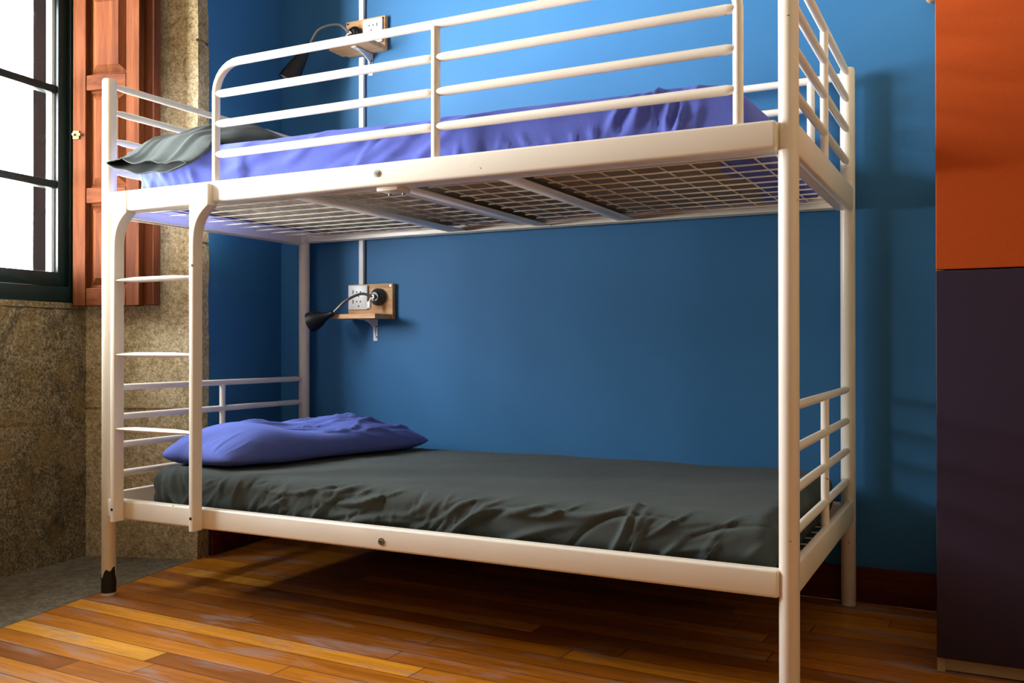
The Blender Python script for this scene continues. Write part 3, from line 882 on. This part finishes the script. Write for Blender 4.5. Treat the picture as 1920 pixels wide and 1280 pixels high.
# ------------------------------------------------------------------ reading shelves, sockets and lamps
def wall_shelf(x0, x1, z0, z1, sock_x, label, shelf, round_left):
    root = thing('wall_shelf', label, 'wall shelf', (x0, BACK, z0), group='socket shelves on the blue wall')
    yb = BACK - 0.020
    b = MB(); b.box((x0, yb, z0), (x1, BACK - 0.0005, z1), 0.0015); b.build('back_board', M_PINE, root)
    s0, s1, dep = shelf
    m = MB()
    foot = [(s1, yb), (s1, yb - dep)]
    if round_left:
        rr = 0.05
        for k in range(7):
            a = math.pi / 2 * k / 6
            foot.append((s0 + rr - rr * math.sin(a), yb - dep + rr - rr * math.cos(a)))
    else:
        foot += [(s0 + 0.012, yb - dep), (s0, yb - dep + 0.012)]
    foot.append((s0, yb))
    m.prism(foot, z0, z0 + 0.018, 0.001); m.build('shelf_board', M_PINE, root, smooth=False)
    # bracket: an L of pressed steel under the board, screwed to the wall
    xb = (s0 + s1) / 2 + 0.02
    k = MB()
    k.prism([(xb - 0.010, BACK), (xb - 0.010, yb - dep * 0.75), (xb + 0.010, yb - dep * 0.75), (xb + 0.010, BACK)], z0 - 0.0045, z0 - 0.001)
    k.box((xb - 0.010, BACK - 0.003, z0 - 0.085), (xb + 0.010, BACK - 0.0002, z0 - 0.002), 0.001)
    # folded stiffening web between the two arms
    web = [(yb - dep * 0.55, z0 - 0.004), (BACK - 0.003, z0 - 0.004), (BACK - 0.003, z0 - 0.070), (BACK - 0.016, z0 - 0.030), (yb - dep * 0.25, z0 - 0.014)]
    k.loft([[(xb - 0.002, y, z) for y, z in web], [(xb + 0.002, y, z) for y, z in web]])
    bo = k.build('bracket', M_WHITEP, root, smooth=False)
    for zz in (z0 - 0.028, z0 - 0.07):
        q = MB(); q.cyl((xb + 0.006, BACK - 0.003, zz), (0, -1, 0), 0.003, 0.0015, 10); sub(q, 'screw', M_HOLE, bo)
    # socket plate
    sx, sz = sock_x
    p = MB(); p.box((sx - 0.046, yb - 0.009, sz - 0.048), (sx + 0.046, yb, sz + 0.048), 0.003, 2)
    po = p.build('socket_plate', M_WHITEP, root)
    flip = -1 if round_left else 1
    for dz, inv in ((0.022, 1), (-0.016, 1)):
        for dx, dd in ((-0.022 * flip, 'slot'), (-0.004 * flip, 'r'), (0.014 * flip, 'r')):
            q = MB()
            if dd == 'slot': q.box((sx + dx - 0.002, yb - 0.0098, sz + dz - 0.007), (sx + dx + 0.002, yb - 0.0085, sz + dz + 0.007))
            else: q.cyl((sx + dx, yb - 0.0085, sz + dz), (0, -1, 0), 0.0032, 0.0013, 12)
            sub(q, 'socket_hole', M_HOLE, po)
        q = MB(); q.cyl((sx + 0.005 * flip, yb - 0.0085, sz + dz - 0.018), (0, -1, 0), 0.0032, 0.0013, 12); sub(q, 'socket_hole', M_HOLE, po)
    for cx_, cz_ in ((x0 + 0.009, z1 - 0.009), (x1 - 0.009, z1 - 0.009)):
        q = MB(); q.cyl((cx_, yb + .0005, cz_), (0, -1, 0), 0.004, 0.0025, 12); q.build('screw', M_STEEL if not round_left else M_HOLE, root)
    return root
wall_shelf(0.196, 0.408, 0.886, 1.024, (0.248, 0.972), 'small pine socket shelf on the blue wall above the lower bunk', (0.190, 0.400, 0.105), False)
wall_shelf(0.185, 0.372, 1.936, 2.072, (0.318, 2.016), 'small pine socket shelf on the blue wall above the top bunk', (0.170, 0.372, 0.125), True)

def spline(pts, n=28):
    """Catmull-Rom through pts"""
    pts = [Vector(p) for p in pts]; P = [pts[0] * 2 - pts[1]] + pts + [pts[-1] * 2 - pts[-2]]
    out = []
    for i in range(1, len(P) - 2):
        for k in range(n // (len(P) - 3) + 1):
            t = k / (n // (len(P) - 3) + 1)
            a, b, c, d = P[i - 1], P[i], P[i + 1], P[i + 2]
            out.append(0.5 * ((2 * b) + (c - a) * t + (2 * a - 5 * b + 4 * c - d) * t * t + (3 * b - a - 3 * c + d) * t ** 3))
    out.append(pts[-1]); return out

def reading_lamp(base, neck, head_end, label, grey):
    bx_, bz = base; yb = BACK - 0.020
    root = thing('reading_lamp', label, 'reading lamp', (bx_, yb, bz), 'reading lamps on the blue wall')
    m = MB(); n = 32
    prof = [(0.034, 0.0), (0.034, 0.012), (0.031, 0.017), (0.024, 0.021), (0.022, 0.030), (0.018, 0.034), (0.0, 0.034)]
    m.loft([[(bx_ + r * math.cos(2 * math.pi * i / n), yb - d, bz + r * math.sin(2 * math.pi * i / n)) for i in range(n)] for r, d in prof[:-1]])
    bo = m.build('wall_base', M_BLACK if grey else plain('charcoal_plastic', (0.045, 0.045, 0.05), 0.35), root)
    q = MB(); q.cyl((bx_, yb - 0.034, bz), (0, -1, 0), 0.0095, 0.012, 18, 0.007); q.build('neck_socket', M_CHROME, root)
    q = MB(); q.cyl((bx_ + 0.020, yb - 0.020, bz + 0.004), (0, -1, 0), 0.004, 0.006, 12); q.build('screw', M_CHROME, root)
    # little white rocker switch hanging below the neck
    q = MB(); q.box((bx_ - 0.020, yb - 0.055, bz - 0.046), (bx_ - 0.004, yb - 0.043, bz - 0.018), 0.003, 2)
    q.tube([(bx_ - 0.012, yb - 0.049, bz - 0.019), (bx_ - 0.006, yb - 0.046, bz - 0.006), (bx_, yb - 0.042, bz)], 0.003, 8)
    q.build('switch', M_WHITEP, root)
    pts = spline([(bx_, yb - 0.044, bz)] + neck, 40)
    q = MB(); q.tube(pts, 0.0052, 12)
    q.build('flexible_neck', plain('grey_flex', (0.20, 0.20, 0.19), 0.4, 0.6), root)
    a = Vector(neck[-1]); e = Vector(head_end); d = (e - a).normalized(); Lh = (e - a).length
    prof = [(-0.004, 0.006), (0.0, 0.011), (0.02 , 0.0125), (0.032, 0.0165), (0.040, 0.0185), (Lh * 0.62, 0.031), (Lh * 0.9, 0.039), (Lh, 0.040)]
    up = Vector((0, 0, 1)); s = d.cross(up).normalized(); c = s.cross(d).normalized(); n = 30
    def ring(t, r): return [a + d * t + (s * math.cos(2 * math.pi * i / n) + c * math.sin(2 * math.pi * i / n)) * r for i in range(n)]
    h = MB(); h.loft([ring(t, r) for t, r in prof] + [ring(Lh, 0.038), ring(Lh * 0.9, 0.0365)], cap=False)
    b = h.bm
    sh = h.build('lamp_shade', M_BLACK, root)
    h = MB(); h.loft([ring(Lh * 0.97, 0.0375), ring(Lh * 0.62, 0.029), ring(0.045, 0.015)], cap=False); h.loft([ring(0.045, 0.015), ring(0.0449, 0.001)], cap=False)
    sub(h, 'reflector', M_WHITEP, sh)
    h = MB(); rr = [(0.05, 0.008), (Lh * 0.6, 0.009), (Lh * 0.72, 0.016), (Lh * 0.85, 0.0175), (Lh * 0.93, 0.012), (Lh * 0.96, 0.003)]
    h.loft([ring(t, r) for t, r in rr]); sub(h, 'bulb', M_WHITEP, sh)
reading_lamp((0.345, 0.972), [(0.305, 0.905, 0.982), (0.262, 0.868, 0.955), (0.214, 0.850, 0.908)], (0.118, 0.835, 0.873),
             'black-headed gooseneck lamp above the lower bunk pillow', False)
reading_lamp((0.232, 2.012), [(0.200, 0.90, 2.040), (0.138, 0.862, 2.020), (0.100, 0.85, 1.965)], (0.032, 0.800, 1.818),
             'black-headed gooseneck lamp above the top bunk, pointing down', True)
m = MB(); m.box((0.242, BACK - 0.014, 1.0245), (0.264, BACK - 0.0003, 1.926), 0.002); m.box((0.242, BACK - 0.014, 2.0725), (0.264, BACK - 0.0003, CEIL), 0.002)
tag(m.build('cable_conduit', M_WHITEP), 'thin white cable conduit running down the blue wall to the lamp shelves', 'cable conduit')

# ------------------------------------------------------------------ cabinet at the right
def cabinet():
    root = thing('cabinet', 'tall cabinet with orange upper doors and dark plum lower doors at the right', 'cabinet', (2.36, 0.43, 0))
    x0, x1, yf, yb_ = 2.352, 3.352, 0.432, BACK - 0.024
    b = MB()
    for a, c in ((x0, x0 + 0.018), (x1 - 0.018, x1)): b.box((a, yf, 0), (c, yb_, 2.2), 0.001)
    b.box((x0 + 0.018, yf, 0.04), (x1 - 0.018, yb_, 0.058)); b.box((x0 + 0.018, yf, 2.182), (x1 - 0.018, yb_, 2.2))
    b.box((x0 + 0.018, yb_ - 0.01, 0.04), (x1 - 0.018, yb_, 2.2)); b.box(((x0 + x1) / 2 - 0.009, yf, 0.058), ((x0 + x1) / 2 + 0.009, yb_ - 0.01, 2.182))
    b.build('body', M_BIRCH, root, smooth=False)
    p = MB(); p.box((x0 + 0.018, yf + 0.010, 0.002), (x1 - 0.018, yf + 0.026, 0.04)); p.build('plinth', M_BIRCH, root, smooth=False)
    for k in range(2):
        xa = x0 + 0.500 * k + 0.0005; xb = xa + 0.498
        for z0, z1, mt, lb in ((0.038, 0.9595, M_PLUM, 'dark plum door'), (0.9625, 2.2, M_ORANGE, 'orange door')):
            d = MB(); d.box((xa, 0.410, z0), (xb, yf - 0.001, z1), 0.0022, 3)
            o = d.build('door', mt, root); o['label'] = lb
cabinet()

# wooden peg rail end peeping out from behind the cabinet at the top
m = MB(); m.tube([(2.318, BACK - 0.001, 1.812), (2.318, BACK - 0.03, 1.812), (2.318, BACK - 0.045, 1.812), (2.318, BACK - 0.055, 1.812)], [0.017, 0.018, 0.022, 0.014], 18)
tag(m.build('coat_peg', M_PINE), 'round wooden peg on the blue wall beside the orange cabinet door', 'coat peg')
